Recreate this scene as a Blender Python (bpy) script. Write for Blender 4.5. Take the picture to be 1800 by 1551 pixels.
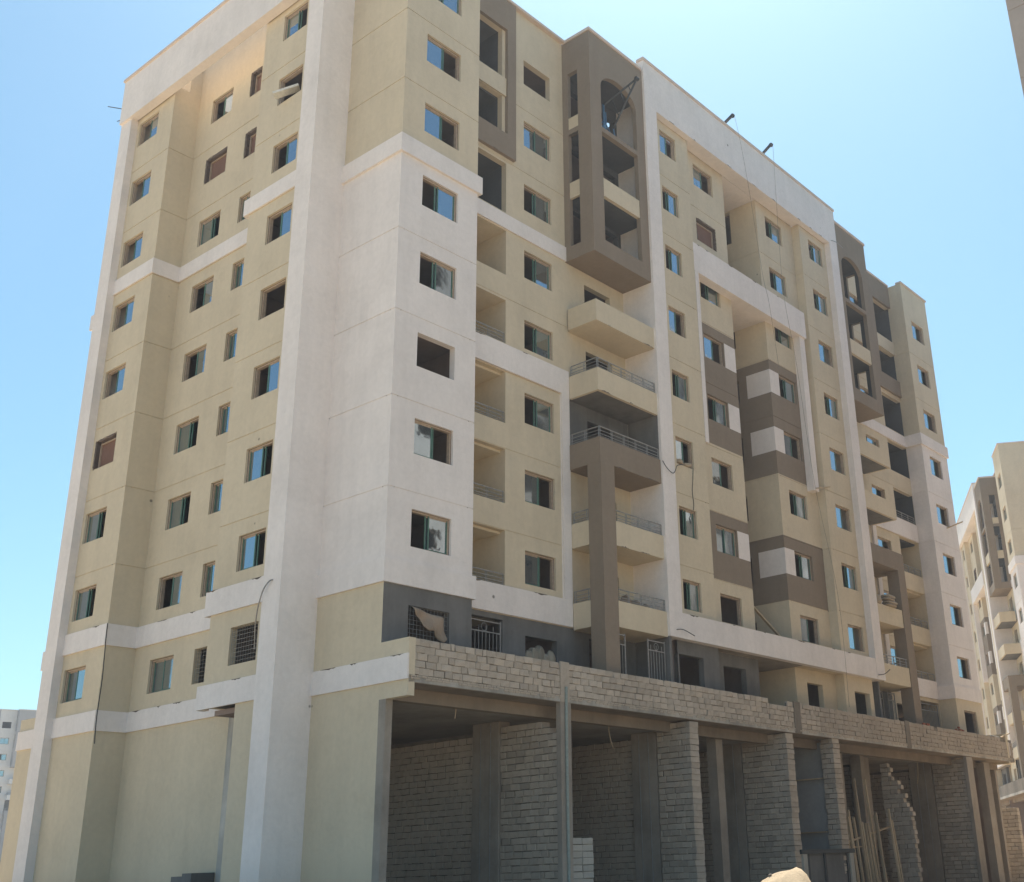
import bpy, math, random
from mathutils import Matrix, Vector
random.seed(7)
for o in list(bpy.data.objects): bpy.data.objects.remove(o)
scene = bpy.context.scene
col = scene.collection

# ------------------------------------------------------------------ camera
YAW, PIT, ROL = 0.90889, 0.3659955, -0.0380004
CAM = Vector((-21.59896, -26.20178, 1.31625))
fwd = Vector((math.sin(YAW)*math.cos(PIT), math.cos(YAW)*math.cos(PIT), math.sin(PIT)))
r0 = Vector((math.cos(YAW), -math.sin(YAW), 0)); u0 = r0.cross(fwd)
rt = math.cos(ROL)*r0 + math.sin(ROL)*u0
up = -math.sin(ROL)*r0 + math.cos(ROL)*u0
cd = bpy.data.cameras.new('camera'); cam = bpy.data.objects.new('camera', cd); col.objects.link(cam)
cam.matrix_world = Matrix(((rt.x, up.x, -fwd.x, CAM.x), (rt.y, up.y, -fwd.y, CAM.y), (rt.z, up.z, -fwd.z, CAM.z), (0, 0, 0, 1)))
cd.sensor_width = 36; cd.sensor_fit = 'HORIZONTAL'; cd.lens = 36*2028.437/1800
cd.shift_x = (900-1107.567)/1800; cd.shift_y = (750.366-775.5)/1800
cd.clip_start = 0.1; cd.clip_end = 6000
scene.camera = cam

# ------------------------------------------------------------------ light
SUN_EL, SUN_AZ = math.radians(62), math.radians(56)      # azimuth measured from +Y towards +X
w = bpy.data.worlds.new('World'); scene.world = w; w.use_nodes = True
nt = w.node_tree
sky = nt.nodes.new('ShaderNodeTexSky'); sky.sky_type = 'NISHITA'; sky.sun_disc = False
sky.sun_elevation = SUN_EL; sky.sun_rotation = SUN_AZ
sky.air_density = 1.0; sky.dust_density = 1.1; sky.ozone_density = 1.6; sky.altitude = 0
bg = nt.nodes['Background']; bg.inputs['Strength'].default_value = 0.095
tint = nt.nodes.new('ShaderNodeMix'); tint.data_type = 'RGBA'; tint.blend_type = 'MULTIPLY'; tint.inputs[0].default_value = 1
tint.inputs[7].default_value = (.765, 1.025, .995, 1)            # camera white balance of the clear sky
nt.links.new(sky.outputs['Color'], tint.inputs[6]); nt.links.new(tint.outputs[2], bg.inputs['Color'])
sl = bpy.data.lights.new('sun', 'SUN'); sl.energy = 4.6; sl.angle = math.radians(0.53); sl.color = (1.0, 0.93, 0.83)
so = bpy.data.objects.new('sun', sl); col.objects.link(so)
sd = Vector((math.sin(SUN_AZ)*math.cos(SUN_EL), math.cos(SUN_AZ)*math.cos(SUN_EL), math.sin(SUN_EL)))
so.rotation_euler = sd.to_track_quat('Z', 'Y').to_euler(); so.location = (0, 0, 80)
vs = scene.view_settings; vs.view_transform = 'Standard'; vs.look = 'None'; vs.exposure = 0.9; vs.gamma = 1; vs.use_curve_mapping = False

# ------------------------------------------------------------------ materials
MATS = {}
def newmat(name):
    m = bpy.data.materials.new(name); m.use_nodes = True; MATS[name] = m
    return m, m.node_tree, m.node_tree.nodes['Principled BSDF']
def N(t, typ, **kw):
    n = t.nodes.new(typ)
    for k, v in kw.items(): setattr(n, k, v)
    return n
def noise(t, vec, scale, detail=3, rough=.55):
    n = N(t, 'ShaderNodeTexNoise'); n.inputs['Scale'].default_value = scale
    n.inputs['Detail'].default_value = detail; n.inputs['Roughness'].default_value = rough
    t.links.new(vec, n.inputs['Vector']); return n.outputs['Fac']
def mapr(t, fac, a, b, c, d):
    n = N(t, 'ShaderNodeMapRange'); t.links.new(fac, n.inputs[0])
    for i, v in enumerate((a, b, c, d)): n.inputs[i+1].default_value = v
    return n.outputs[0]
def mathn(t, op, a, b):
    n = N(t, 'ShaderNodeMath', operation=op)
    for i, v in enumerate((a, b)):
        if isinstance(v, (int, float)): n.inputs[i].default_value = v
        else: t.links.new(v, n.inputs[i])
    return n.outputs[0]
def mixc(t, fac, a, b, blend='MIX'):
    n = N(t, 'ShaderNodeMix', data_type='RGBA', blend_type=blend)
    if isinstance(fac, (int, float)): n.inputs[0].default_value = fac
    else: t.links.new(fac, n.inputs[0])
    for i, v in ((6, a), (7, b)):
        if isinstance(v, tuple): n.inputs[i].default_value = (*v, 1)
        else: t.links.new(v, n.inputs[i])
    return n.outputs[2]
def gray(t, fac):
    n = N(t, 'ShaderNodeCombineColor')
    for i in range(3): t.links.new(fac, n.inputs[i])
    return n.outputs[0]
def plaster(name, colr, rough=.9, patch=.055, streak=.045, bump=.4, dirt=(.30, .25, .19), dirtamt=.26, fine=42, rnd=0, splash=False, smear=0):
    m, t, b = newmat(name)
    tc = N(t, 'ShaderNodeTexCoord').outputs['Object']
    mp = N(t, 'ShaderNodeMapping'); t.links.new(tc, mp.inputs[0]); mp.inputs['Scale'].default_value = (1.1, 1.1, .16)
    big = noise(t, tc, .45, 5, .6); st = noise(t, mp.outputs[0], 1.4, 5, .65); fi = noise(t, tc, fine, 4, .7); mid = noise(t, tc, 5.5, 4, .6)
    v = mathn(t, 'MULTIPLY', mapr(t, big, .3, .7, 1-patch, 1+patch), mapr(t, st, .3, .7, 1-streak, 1+streak))
    v = mathn(t, 'MULTIPLY', v, mapr(t, mid, .3, .7, .965, 1.035))
    v = mathn(t, 'MULTIPLY', v, mapr(t, fi, .3, .7, .95, 1.05))
    if rnd:
        oi = N(t, 'ShaderNodeObjectInfo').outputs['Random']
        v = mathn(t, 'MULTIPLY', v, mapr(t, oi, 0, 1, 1-rnd, 1+rnd))
    c = mixc(t, 1.0, colr, gray(t, v), 'MULTIPLY')
    dm = mathn(t, 'MULTIPLY', mapr(t, st, .56, .78, 0, 1), mapr(t, big, .42, .66, 0, dirtamt))
    c = mixc(t, dm, c, dirt)
    pm = N(t, 'ShaderNodeMapping'); t.links.new(tc, pm.inputs[0]); pm.inputs['Scale'].default_value = (.5, .5, .8); pm.inputs['Location'].default_value = (3.7, 1.9, 5.1)
    pn = noise(t, pm.outputs[0], 1.0, 6, .55)
    c = mixc(t, mapr(t, pn, .585, .60, 0, .16), c, mixc(t, 1.0, c, (.86, .85, .84), 'MULTIPLY'))
    vo = N(t, 'ShaderNodeTexVoronoi'); vo.inputs['Scale'].default_value = .42; t.links.new(tc, vo.inputs['Vector'])
    c = mixc(t, mapr(t, vo.outputs['Distance'], .018, .03, .75, 0), c, (.10, .085, .07))
    sp = N(t, 'ShaderNodeSeparateXYZ'); t.links.new(tc, sp.inputs[0])
    if splash:
        gz = mathn(t, 'ADD', sp.outputs[2], mathn(t, 'MULTIPLY', mid, -1.6))
        c = mixc(t, mapr(t, gz, -.6, 1.2, .4, 0), c, (.36, .28, .19))
    if smear:
        gp = N(t, 'ShaderNodeNewGeometry').outputs['Position']
        sm = N(t, 'ShaderNodeMapping'); t.links.new(gp, sm.inputs[0]); sm.inputs['Scale'].default_value = (2.6, 2.6, 1.5)
        s1 = noise(t, sm.outputs[0], 1.5, 6, .65); s2 = noise(t, gp, .7, 4, .6)
        c = mixc(t, mapr(t, s1, .55, .66, 0, smear), c, (.25, .215, .18))
        c = mixc(t, mapr(t, s2, .5, .75, 0, .22), c, (.52, .47, .41))
    t.links.new(c, b.inputs['Base Color']); b.inputs['Roughness'].default_value = rough
    b.inputs['Specular IOR Level'].default_value = .2
    bp = N(t, 'ShaderNodeBump'); bp.inputs['Strength'].default_value = bump; bp.inputs['Distance'].default_value = .02
    hh = mathn(t, 'ADD', mathn(t, 'MULTIPLY', fi, .5), mid)
    t.links.new(hh, bp.inputs['Height']); t.links.new(bp.outputs[0], b.inputs['Normal'])
    return m
plaster('beige', (.635, .54, .40), splash=True)
plaster('white', (.80, .735, .70), dirtamt=.24, splash=True)
plaster('taupe', (.265, .21, .16), dirtamt=.12)
plaster('pinkcap', (.66, .55, .48))
plaster('formwork', (.25, .20, .155), patch=.25, streak=.1, dirtamt=.4, dirt=(.14, .1, .075))
plaster('cementshade', (.085, .09, .10), patch=.2)  # cement with the shade of loggia and bay interiors put into its colour
plaster('greyplaster', (.30, .30, .30), patch=.2)
plaster('redpanel', (.22, .125, .095), patch=.15)
plaster('cement', (.165, .158, .152), patch=.22, streak=.16, dirtamt=.5, dirt=(.12, .11, .1))
plaster('concrete', (.33, .285, .24), patch=.25, streak=.12, dirtamt=.7, dirt=(.15, .125, .1), bump=.6)
plaster('slabedge', (.42, .39, .35), patch=.35, streak=.3, dirtamt=.9, dirt=(.16, .13, .10), bump=.7)
plaster('interior', (.27, .215, .20), patch=.15, dirtamt=.3)
plaster('block', (.455, .385, .315), patch=.12, streak=.05, fine=30, bump=.9, dirtamt=.25, rnd=.15, smear=.25)
plaster('mortar', (.20, .17, .14), patch=.3, streak=.1, fine=25, bump=1.0, dirtamt=.5)
plaster('rawrim', (.13, .10, .085), patch=.3, fine=20, bump=.9)
plaster('redbrick', (.34, .13, .08), rnd=.2, fine=30)
plaster('reveal', (.56, .47, .35))
plaster('timber', (.44, .34, .23), patch=.15, streak=.2, fine=25, rnd=.18)
plaster('sack', (.36, .295, .22), patch=.15, fine=30, bump=.7, rnd=.15)
plaster('cloth', (.36, .265, .19), patch=.3, fine=18, bump=.8)
plaster('lightblock', (.44, .41, .36), fine=30, rnd=.10)
plaster('farwhite', (.62, .62, .62)); plaster('fargrey', (.36, .36, .37))
plaster('wallrose', (.46, .40, .36))
def simple(name, colr, rough=.5, metal=0.0, spec=.5, rnd=0):
    m, t, b = newmat(name)
    tc = N(t, 'ShaderNodeTexCoord').outputs['Object']
    f = noise(t, tc, 9, 4, .6)
    v = mapr(t, f, .3, .7, .85, 1.15)
    c = mixc(t, 1.0, colr, gray(t, v), 'MULTIPLY')
    t.links.new(c, b.inputs['Base Color']); b.inputs['Roughness'].default_value = rough
    b.inputs['Metallic'].default_value = metal; b.inputs['Specular IOR Level'].default_value = spec
    return m
simple('frame', (.43, .33, .25), .55)
simple('framedark', (.10, .07, .06), .6)
simple('sashgreen', (.075, .17, .13), .45)
simple('steel', (.30, .29, .28), .5, .3)
simple('darksteel', (.05, .055, .06), .55, .4)
simple('bluesteel', (.06, .16, .27), .5, .2)
simple('rope', (.25, .21, .17), .9)
simple('cable', (.05, .05, .05), .7)
simple('pipe', (.27, .30, .27), .5)
simple('whiteboard', (.70, .68, .62), .6)
simple('blackpaint', (.03, .035, .04), .6)
simple('bluetarp', (.06, .16, .42), .6)
# reflective window glass: slight waviness so that the mirror image wobbles
m, t, b = newmat('glass')
tc = N(t, 'ShaderNodeTexCoord').outputs['Object']
oi = N(t, 'ShaderNodeObjectInfo').outputs['Random']
b.inputs['Base Color'].default_value = (.37, .44, .48, 1); b.inputs['Metallic'].default_value = .9; b.inputs['Roughness'].default_value = .035
t.links.new(mapr(t, oi, 0, 1, .02, .09), b.inputs['Roughness'])
dn = noise(t, tc, 2.2, 2, .5)
bp = N(t, 'ShaderNodeBump'); bp.inputs['Strength'].default_value = .022; bp.inputs['Distance'].default_value = .1
t.links.new(dn, bp.inputs['Height']); t.links.new(bp.outputs[0], b.inputs['Normal'])
# ground
m, t, b = newmat('sand')
tc = N(t, 'ShaderNodeTexCoord').outputs['Object']
n1 = noise(t, tc, .12, 6, .6); n2 = noise(t, tc, 3, 6, .7); n3 = noise(t, tc, 40, 4, .7)
c = mixc(t, mapr(t, n1, .35, .65, 0, 1), (.46, .355, .235), (.54, .43, .30))
c = mixc(t, mapr(t, n2, .45, .75, 0, .5), c, (.33, .26, .18))
t.links.new(c, b.inputs['Base Color']); b.inputs['Roughness'].default_value = 1; b.inputs['Specular IOR Level'].default_value = .1
bp = N(t, 'ShaderNodeBump'); bp.inputs['Strength'].default_value = .7; bp.inputs['Distance'].default_value = .05
t.links.new(mathn(t, 'ADD', n2, mathn(t, 'MULTIPLY', n3, .4)), bp.inputs['Height']); t.links.new(bp.outputs[0], b.inputs['Normal'])

# ------------------------------------------------------------------ helpers
class MB:
    def __init__(s): s.v = []; s.f = []; s.m = []; s.names = []
    def mi(s, mat):
        if mat not in s.names: s.names.append(mat)
        return s.names.index(mat)
    def face(s, pts, mat):
        i = len(s.v); s.v += [tuple(p) for p in pts]; s.f.append(tuple(range(i, i+len(pts)))); s.m.append(s.mi(mat))
    def box(s, x0, x1, y0, y1, z0, z1, mat, skip=''):
        p = [(x0,y0,z0),(x1,y0,z0),(x1,y1,z0),(x0,y1,z0),(x0,y0,z1),(x1,y0,z1),(x1,y1,z1),(x0,y1,z1)]
        for k, q in (('-y',(0,1,5,4)),('+x',(1,2,6,5)),('+y',(2,3,7,6)),('-x',(3,0,4,7)),('+z',(4,5,6,7)),('-z',(3,2,1,0))):
            if k not in skip: s.face([p[i] for i in q], mat)
    def bar(s, a, b, r, mat, n=6, r2=None, cap=True):
        a, b = Vector(a), Vector(b); d = (b-a)
        if d.length < 1e-6: return
        d.normalize(); e = d.cross(Vector((0,0,1)) if abs(d.z) < .9 else Vector((1,0,0))).normalized(); g = d.cross(e)
        r2 = r if r2 is None else r2
        A = [a + r*(math.cos(2*math.pi*i/n+.4)*e + math.sin(2*math.pi*i/n+.4)*g) for i in range(n)]
        B = [b + r2*(math.cos(2*math.pi*i/n+.4)*e + math.sin(2*math.pi*i/n+.4)*g) for i in range(n)]
        for i in range(n): s.face([A[i], A[(i+1)%n], B[(i+1)%n], B[i]], mat)
        if cap: s.face(A[::-1], mat); s.face(B, mat)
    def beam(s, a, b, w, h, mat):
        "rectangular bar from a to b"
        a, b = Vector(a), Vector(b); d = (b-a).normalized()
        e = d.cross(Vector((0,0,1)) if abs(d.z) < .95 else Vector((1,0,0))).normalized(); g = e.cross(d)
        def ring(p): return [p - e*w/2 - g*h/2, p + e*w/2 - g*h/2, p + e*w/2 + g*h/2, p - e*w/2 + g*h/2]
        A, B = ring(a), ring(b)
        for i in range(4): s.face([A[i], A[(i+1)%4], B[(i+1)%4], B[i]], mat)
        s.face(A[::-1], mat); s.face(B, mat)
    def mesh(s, name):
        me = bpy.data.meshes.new(name); me.from_pydata(s.v, [], s.f)
        for n in s.names: me.materials.append(MATS[n])
        me.polygons.foreach_set('material_index', s.m); me.update()
        return me
    def build(s, name, parent=None, kind=None):
        return link(name, s.mesh(name), parent, kind)
def link(name, me, parent=None, kind=None):
    o = bpy.data.objects.new(name, me); col.objects.link(o)
    if parent is not None: o.parent = parent
    if kind: o['kind'] = kind
    return o
def pc(name, x0, x1, y0, y1, z0, z1, mat, parent=None):
    mb = MB(); mb.box(x0, x1, y0, y1, z0, z1, mat); return mb.build(name, parent)
def weld(o, dist=.0005):
    import bmesh
    bm = bmesh.new(); bm.from_mesh(o.data); bmesh.ops.remove_doubles(bm, verts=bm.verts, dist=dist); bm.to_mesh(o.data); bm.free()
def smooth(o):
    weld(o)
    for p in o.data.polygons: p.use_smooth = True
def tag(o, label, cat, group=None):
    o['label'] = label; o['category'] = cat
    if group: o['group'] = group
    return o
def thing(name, label, cat, loc=(0,0,0), rz=0, group=None):
    o = bpy.data.objects.new(name, None); col.objects.link(o); o.location = loc; o.rotation_euler = (0,0,rz)
    return tag(o, label, cat, group)

def FR(y0): return ('F', y0, lambda u, z, d: (u, y0+d, z))
def LF(x0): return ('L', x0, lambda u, z, d: (x0+d, u, z))
def RT(x0): return ('R', x0, lambda u, z, d: (x0-d, u, z))
def BK(y0): return ('B', y0, lambda u, z, d: (u, y0-d, z))
JD, JH = .022, .017
def wall(name, fr, u0, u1, z0, z1, mat, parent, T=.25, holes=(), joints=(), regions=(), ends='udlr', inner='interior', reveal=None, back=True):
    P = fr[2]; mb = MB(); eps = 1e-4
    us = {u0, u1}; zs = {z0, z1}
    holes = [(max(a,u0), min(b,u1), max(c,z0), min(d,z1)) for a,b,c,d in holes if b > u0 and a < u1 and d > z0 and c < z1]
    for a,b,c,d in holes: us |= {a,b}; zs |= {c,d}
    for a,b,c,d,_ in regions:
        for q in (a,b):
            if u0 < q < u1: us.add(q)
        for q in (c,d):
            if z0 < q < z1: zs.add(q)
    js = [j for j in joints if z0+.05 < j < z1-.05]
    for j in js: zs |= {j-JH, j+JH}
    def uniq(a):
        a = sorted(a); r = [a[0]]
        for x in a[1:]:
            if x-r[-1] > 5e-4: r.append(x)
        return r
    us = uniq(us); zs = uniq(zs); nu, nz = len(us)-1, len(zs)-1
    D = [[0]*nz for _ in range(nu)]; Mt = [[mat]*nz for _ in range(nu)]
    for i in range(nu):
        uc = (us[i]+us[i+1])/2
        for k in range(nz):
            zc = (zs[k]+zs[k+1])/2; d = 0
            if any(abs(zc-j) < JH for j in js): d = JD
            if any(a < uc < b and c < zc < e for a,b,c,e in holes): d = T
            D[i][k] = d
            for a,b,c,e,mm in regions:
                if a < uc < b and c < zc < e: Mt[i][k] = mm
    for i in range(nu):
        for k in range(nz):
            a, b, c, e = us[i], us[i+1], zs[k], zs[k+1]; d = D[i][k]
            if d < T:
                mb.face([P(a,c,d), P(b,c,d), P(b,e,d), P(a,e,d)], Mt[i][k])
                if back: mb.face([P(a,e,T), P(b,e,T), P(b,c,T), P(a,c,T)], inner)
    def conn(a, b, d1, d2, mt, isz, q):
        if abs(d1-d2) < 1e-6: return
        lo, hi = min(d1,d2), max(d1,d2)
        if isz: mb.face([P(a,q,lo), P(b,q,lo), P(b,q,hi), P(a,q,hi)], mt)
        else: mb.face([P(q,a,lo), P(q,b,lo), P(q,b,hi), P(q,a,hi)], mt)
    for i in range(nu+1):
        for k in range(nz):
            dl = D[i-1][k] if i > 0 else (T if 'l' in ends else None)
            dr = D[i][k] if i < nu else (T if 'r' in ends else None)
            if dl is None or dr is None: continue
            mt = Mt[i-1][k] if i > 0 and (i == nu or dl < dr) else Mt[min(i,nu-1)][k]
            if reveal and 0 < i < nu and max(dl,dr) >= T: mt = reveal
            conn(zs[k], zs[k+1], dl, dr, mt, False, us[i])
    for k in range(nz+1):
        for i in range(nu):
            dl = D[i][k-1] if k > 0 else (T if 'd' in ends else None)
            dr = D[i][k] if k < nz else (T if 'u' in ends else None)
            if dl is None or dr is None: continue
            mt = Mt[i][k-1] if k > 0 and (k == nz or dl < dr) else Mt[i][min(k,nz-1)]
            if reveal and 0 < k < nz and max(dl,dr) >= T: mt = reveal
            conn(us[i], us[i+1], dl, dr, mt, True, zs[k])
    return mb.build(name, parent)

WC = {}
def window_meshes(w, h, code):
    key = (round(w,2), round(h,2), code)
    if key in WC: return WC[key]
    fw = .062
    f = MB(); d0, d1 = .10, .23
    for mat, e0, e1, y0, y1 in (('frame', .004, fw, d0, d1), ('framedark', .0, .012, d0-.012, d0-.002)):
        f.box(e0, e1, y0, y1, .0, h, mat); f.box(w-e1, w-e0, y0, y1, .0, h, mat)
        f.box(e1, w-e1, y0, y1, h-e1, h-e0, mat); f.box(e1, w-e1, y0, y1, e0, e1*.7, mat)
    sashes = []
    hw = (w-2*fw)/2+.03
    starts = {'l': [(fw, 0), (fw+.10, 1)], 'r': [(w-fw-hw, 0), (w-fw-hw-.10, 1)], 'b': [(fw, 1), (w-fw-hw, 0)], 'm': [(fw+.28, 0), (w-fw-hw, 1)], 'n': []}[code]
    for x0, tr in starts:
        y = .13+.045*tr; st = .042
        s = MB(); x1 = x0+hw; zb, zt = fw*.7, h-fw
        s.box(x0, x0+st, y, y+.035, zb, zt, 'sashgreen'); s.box(x1-st, x1, y, y+.035, zb, zt, 'sashgreen')
        s.box(x0+st, x1-st, y, y+.035, zb, zb+st, 'sashgreen'); s.box(x0+st, x1-st, y, y+.035, zt-st, zt, 'frame')
        g = MB(); g.box(x0+st-.004, x1-st+.004, y+.014, y+.022, zb+st-.004, zt-st+.004, 'glass')
        sashes.append((s.mesh('sash'), g.mesh('pane')))
    WC[key] = (f.mesh('window'), sashes)
    return WC[key]
def raw_rim(w, h):
    key = ('rim', round(w,2), round(h,2))
    if key in WC: return WC[key]
    rr = random.Random(int(w*100)); mb = MB(); pts = []
    for k in range(40):
        t = k/10; e = int(t); q = t-e
        p = [(q*w, 0), (w, q*h), (w-q*w, h), (0, h-q*h)][e]
        n = [(0, 1), (-1, 0), (0, -1), (1, 0)][e]
        d = rr.uniform(.03, .10) if e in (2, 3) else rr.uniform(.01, .04)
        o = -rr.uniform(.0, .035)
        pts.append(((p[0]+n[0]*o, p[1]+n[1]*o), (p[0]+n[0]*d, p[1]+n[1]*d)))
    for k in range(40):
        (a, b), (c, d) = pts[k], pts[(k+1) % 40]
        mb.face([(a[0], -.006, a[1]), (c[0], -.006, c[1]), (d[0], .03, d[1]), (b[0], .03, b[1])], 'rawrim')
        mb.face([(b[0], .03, b[1]), (d[0], .03, d[1]), (d[0], .2, d[1]), (b[0], .2, b[1])], 'rawrim')
    fw = .05
    for x0, x1, z0, z1 in ((.09, .14, .04, h-.09), (w-.09, w-.04, .04, h-.09), (.14, w-.09, h-.14, h-.09)): mb.box(x0, x1, .16, .22, z0, z1, 'frame')
    mb.face([(.02, .225, .02), (w-.02, .225, .02), (w-.02, .225, h-.02), (.02, .225, h-.02)], 'redpanel')
    WC[key] = (mb.mesh('window'), []); return WC[key]
def addwin(fr, u0, u1, z0, z1, code, parent):
    if code in ('x', 'n0'): return
    kind, pl, _ = fr
    fm, ss = raw_rim(u1-u0, z1-z0) if code == 'q' else window_meshes(u1-u0, z1-z0, code)
    o = link('window', fm, parent)
    if kind == 'F': o.location = (u0, pl, z0)
    elif kind == 'L': o.location = (pl, u1, z0); o.rotation_euler.z = -math.pi/2
    elif kind == 'R': o.location = (pl, u0, z0); o.rotation_euler.z = math.pi/2
    else: o.location = (u1, pl, z0); o.rotation_euler.z = math.pi
    for sm, gm in ss:
        link('sash', sm, o); p = link('pane', gm, o)
    return o

# ------------------------------------------------------------------ main building
S = 43.78; DEP = 20.5; GZ = -.3
J = [9.43+3*k for k in range(9)]                # joint above storey n = J[n-1]
def wz(n): return J[n-1]-1.735, J[n-1]-.535     # window bottom / top of storey n
def winholes(u0, u1, floors=range(1, 10)): return [(u0, u1, *wz(n)) for n in floors]
JT = J[1:-1]
bld = thing('apartment_building', 'nine storey unfinished beige and white apartment block with taupe bays over raw shops', 'building', group='apartment blocks of the estate')
B = bld
fin_w = (.85)
def sashcol(fr, u0, u1, codes, parent=B, floors=range(1, 10)):
    for n, c in zip(floors, codes):
        addwin(fr, u0, u1, *wz(n), c, parent)

# ---- corner blocks (left end and its mirror at the right end)
BANDZ = (9.46, 10.2); UPZ = (24.35, 25.05)
def corner_front(x0, x1, wx0, wx1, codes, cement_low):
    fr = FR(0.0)
    wall('wall', fr, x0, x1, 6.45, 35.15, 'beige', B, holes=winholes(wx0, wx1), joints=JT,
         regions=[(x0-1, x1+1, 9.46, 24.7, 'white')] + ([(x0-1, x1+1, 6, 9.46, 'cement')] if cement_low else []), ends='ud', reveal=None)
    sashcol(fr, wx0, wx1, codes)
corner_front(0, 3.56, .97, 2.62, ['x','r','l','n0','r','r','l','l','r'], True)
corner_front(S-3.56, S, S-2.62, S-.97, ['n','l','l','l','l','l','l','l','l'], False)
def ring_band(z0, z1, pr, mat, xa, xb, ya, yb, yret):
    "band wrapping the front and the outer side of a corner block; yret = inner return"
    pass
for side in (0, 1):
    X = (lambda x: x) if side == 0 else (lambda x: S-x)
    def bx(mb, x0, x1, *a, **k):
        a0, a1 = sorted((X(x0), X(x1))); mb.box(a0, a1, *a, **k)
    for z0, z1, pr in ((BANDZ[0], BANDZ[1], .07), (UPZ[0], UPZ[1], .10)):
        mb = MB()
        bx(mb, -pr, 3.56+pr*1.6, -pr, .0-.001, z0, z1, 'white')          # front strip
        bx(mb, -pr, -.001, -.001, 3.1, z0, z1, 'white')                   # outer side strip
        bx(mb, 3.561, 3.56+pr*1.6, -.001, .93, z0, z1, 'white')
        mb.build('band', B)
    mk = LF if side == 0 else RT
    px = 0.0 if side == 0 else S
    # outer side wall of the corner block (front and rear pair)
    regs = [(-5, 30, 10.2, 24.7, 'white')]
    wall('wall', mk(px), 0, 3.1, GZ, 35.15, 'beige', B, joints=JT, regions=regs, ends='ud')
    wall('wall', mk(px), 17.8, DEP, GZ, 35.15, 'beige', B, joints=JT, regions=regs, ends='ud')
    # inner return wall between corner block and loggia
    wall('wall', (RT if side == 0 else LF)(X(3.56)), 0, 1.0, 6.45, 35.15, 'beige', B, joints=JT, regions=[(-5,30,9.46,24.7,'white')], ends='ud')
    wall('wall', (RT if side == 0 else LF)(X(3.56)), 1.0, 2.7, 6.45, 35.15, 'beige', B, ends='ud')
    # podium flank with lower band, reaching forward under the parapet
    mb = MB()
    bx(mb, .0, .25, -1.2, -.001, 6.04, 7.66, 'beige'); bx(mb, .0, .25, -.30, -.001, GZ, 6.04, 'concrete')
    mb.build('wall', B)
    for ya_, yb_, za_, zb_, pr_ in ((-1.235, 3.1, 6.49, 7.2, .06), (17.8, DEP+1.2, 6.49, 7.2, .06), (17.8, DEP+.07, *BANDZ, .07), (17.8, DEP+.1, *UPZ, .10)):
        mb = MB(); bx(mb, -pr_, -.001, ya_, yb_, za_, zb_, 'white'); mb.build('band', B)
    mb = MB(); bx(mb, 0, 6, DEP, DEP+1.2, GZ, 7.66, 'beige'); mb.build('wall', B)
    # ---- side elevation between the two fins
    pX = X(-.95); p2 = X(.22)
    sg = mk(pX); s2 = mk(p2)
    cods1 = ['b','l','l','q','r','r','r','r','r']; cods2 = ['b','r','l','l','r','r','l','q','r']; codsn = ['x','b','b','b','b','b','b','q','q']; cods3 = ['x','l','l','r','n','r','r','n','l']
    w1, w2, wn, w3 = (15.2, 16.75), (11.4, 12.93), (9.35, 10.1), (4.72, 6.2)
    lowr = [(-5, 30, GZ-1, 6.5, 'beige')]
    wall('wall', sg, 14.0, 16.95, GZ, 33.3, 'beige', B, holes=winholes(*w1), joints=JT, ends='ud')
    wall('wall', (FR if True else None)(14.0) , min(X(-.95), X(.47)), max(X(-.95), X(.47)), GZ, 33.3, 'beige', B, joints=JT, ends='ud')
    wall('wall', s2, 7.4, 14.0, GZ, 35.15, 'beige', B, holes=winholes(*w2)+winholes(*wn), joints=JT, ends='ud',
         regions=[(7.38, 7.68, GZ-1, 6.5, 'slabedge')])
    wall('wall', sg, 4.0, 7.4, 6.53, 33.3, 'beige', B, holes=winholes(*w3), joints=JT, ends='ud')
    mb = MB(); bx(mb, -.95, .3, 4.0, 5.6, GZ, 6.53, 'beige'); mb.build('wall', B)
    mb = MB(); bx(mb, -.7, .3, 5.6, 7.4, 6.535, 6.75, 'cement'); mb.build('soffit', B)
    wall('wall', BK(7.4), min(X(-.7), X(.5)), max(X(-.7), X(.5)), 6.53, 33.3, 'beige', B, joints=JT, ends='ud')
    sashcol(sg, *w1, cods1); sashcol(s2, *w2, cods2); sashcol(s2, *wn, codsn); sashcol(sg, *w3, cods3)
    for z0, z1, third in ((9.45, 10.22, True), (6.47, 7.17, True), (24.45, 25.12, True)):
        mb = MB(); e = .07
        bx(mb, -.95-e, -.951, 14.0-e, 16.95, z0, z1, 'white'); bx(mb, -.951, .22-e, 14.0-e, 13.999, z0, z1, 'white')
        bx(mb, .22-e, .219, 7.4, 14.0-e, z0, z1, 'white')
        mb.build('band', B)
        mb = MB(); bx(mb, -.95-e, -.951, 4.0, 7.4+e*4, z0, z1+(.05 if z0 < 10 else 0), 'white'); bx(mb, -.951, -.7, 7.401, 7.4+e*4, z0, z1, 'white'); mb.build('band', B)
    # fins and the crowning beam
    mb = MB(); bx(mb, -1.38, .0, 3.1, 4.0, GZ, 33.15, 'white'); mb.build('pilaster', B)
    mb = MB(); bx(mb, -1.27, .0, 16.95, 17.8, GZ, 33.15, 'white'); mb.build('pilaster', B)
    mb = MB()
    bx(mb, -1.38, -1.0, 3.1, 17.8, 33.15, 35.42, 'white')                 # beam
    bx(mb, -1.0, .0, 3.1, 4.0, 33.15, 35.4, 'white'); bx(mb, -1.0, .0, 17.0, 17.8, 33.15, 35.4, 'white')
    bx(mb, -1.0, -.3, 4.0, 7.4, 33.3, 33.6, 'beige'); bx(mb, -1.0, -.3, 14.0, 17.0, 33.3, 33.6, 'beige')
    mb.build('parapet_beam', B)
    mb = MB(); bx(mb, -1.44, -.94, 3.04, 17.86, 35.421, 35.55, 'pinkcap'); mb.build('coping', B)
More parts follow.
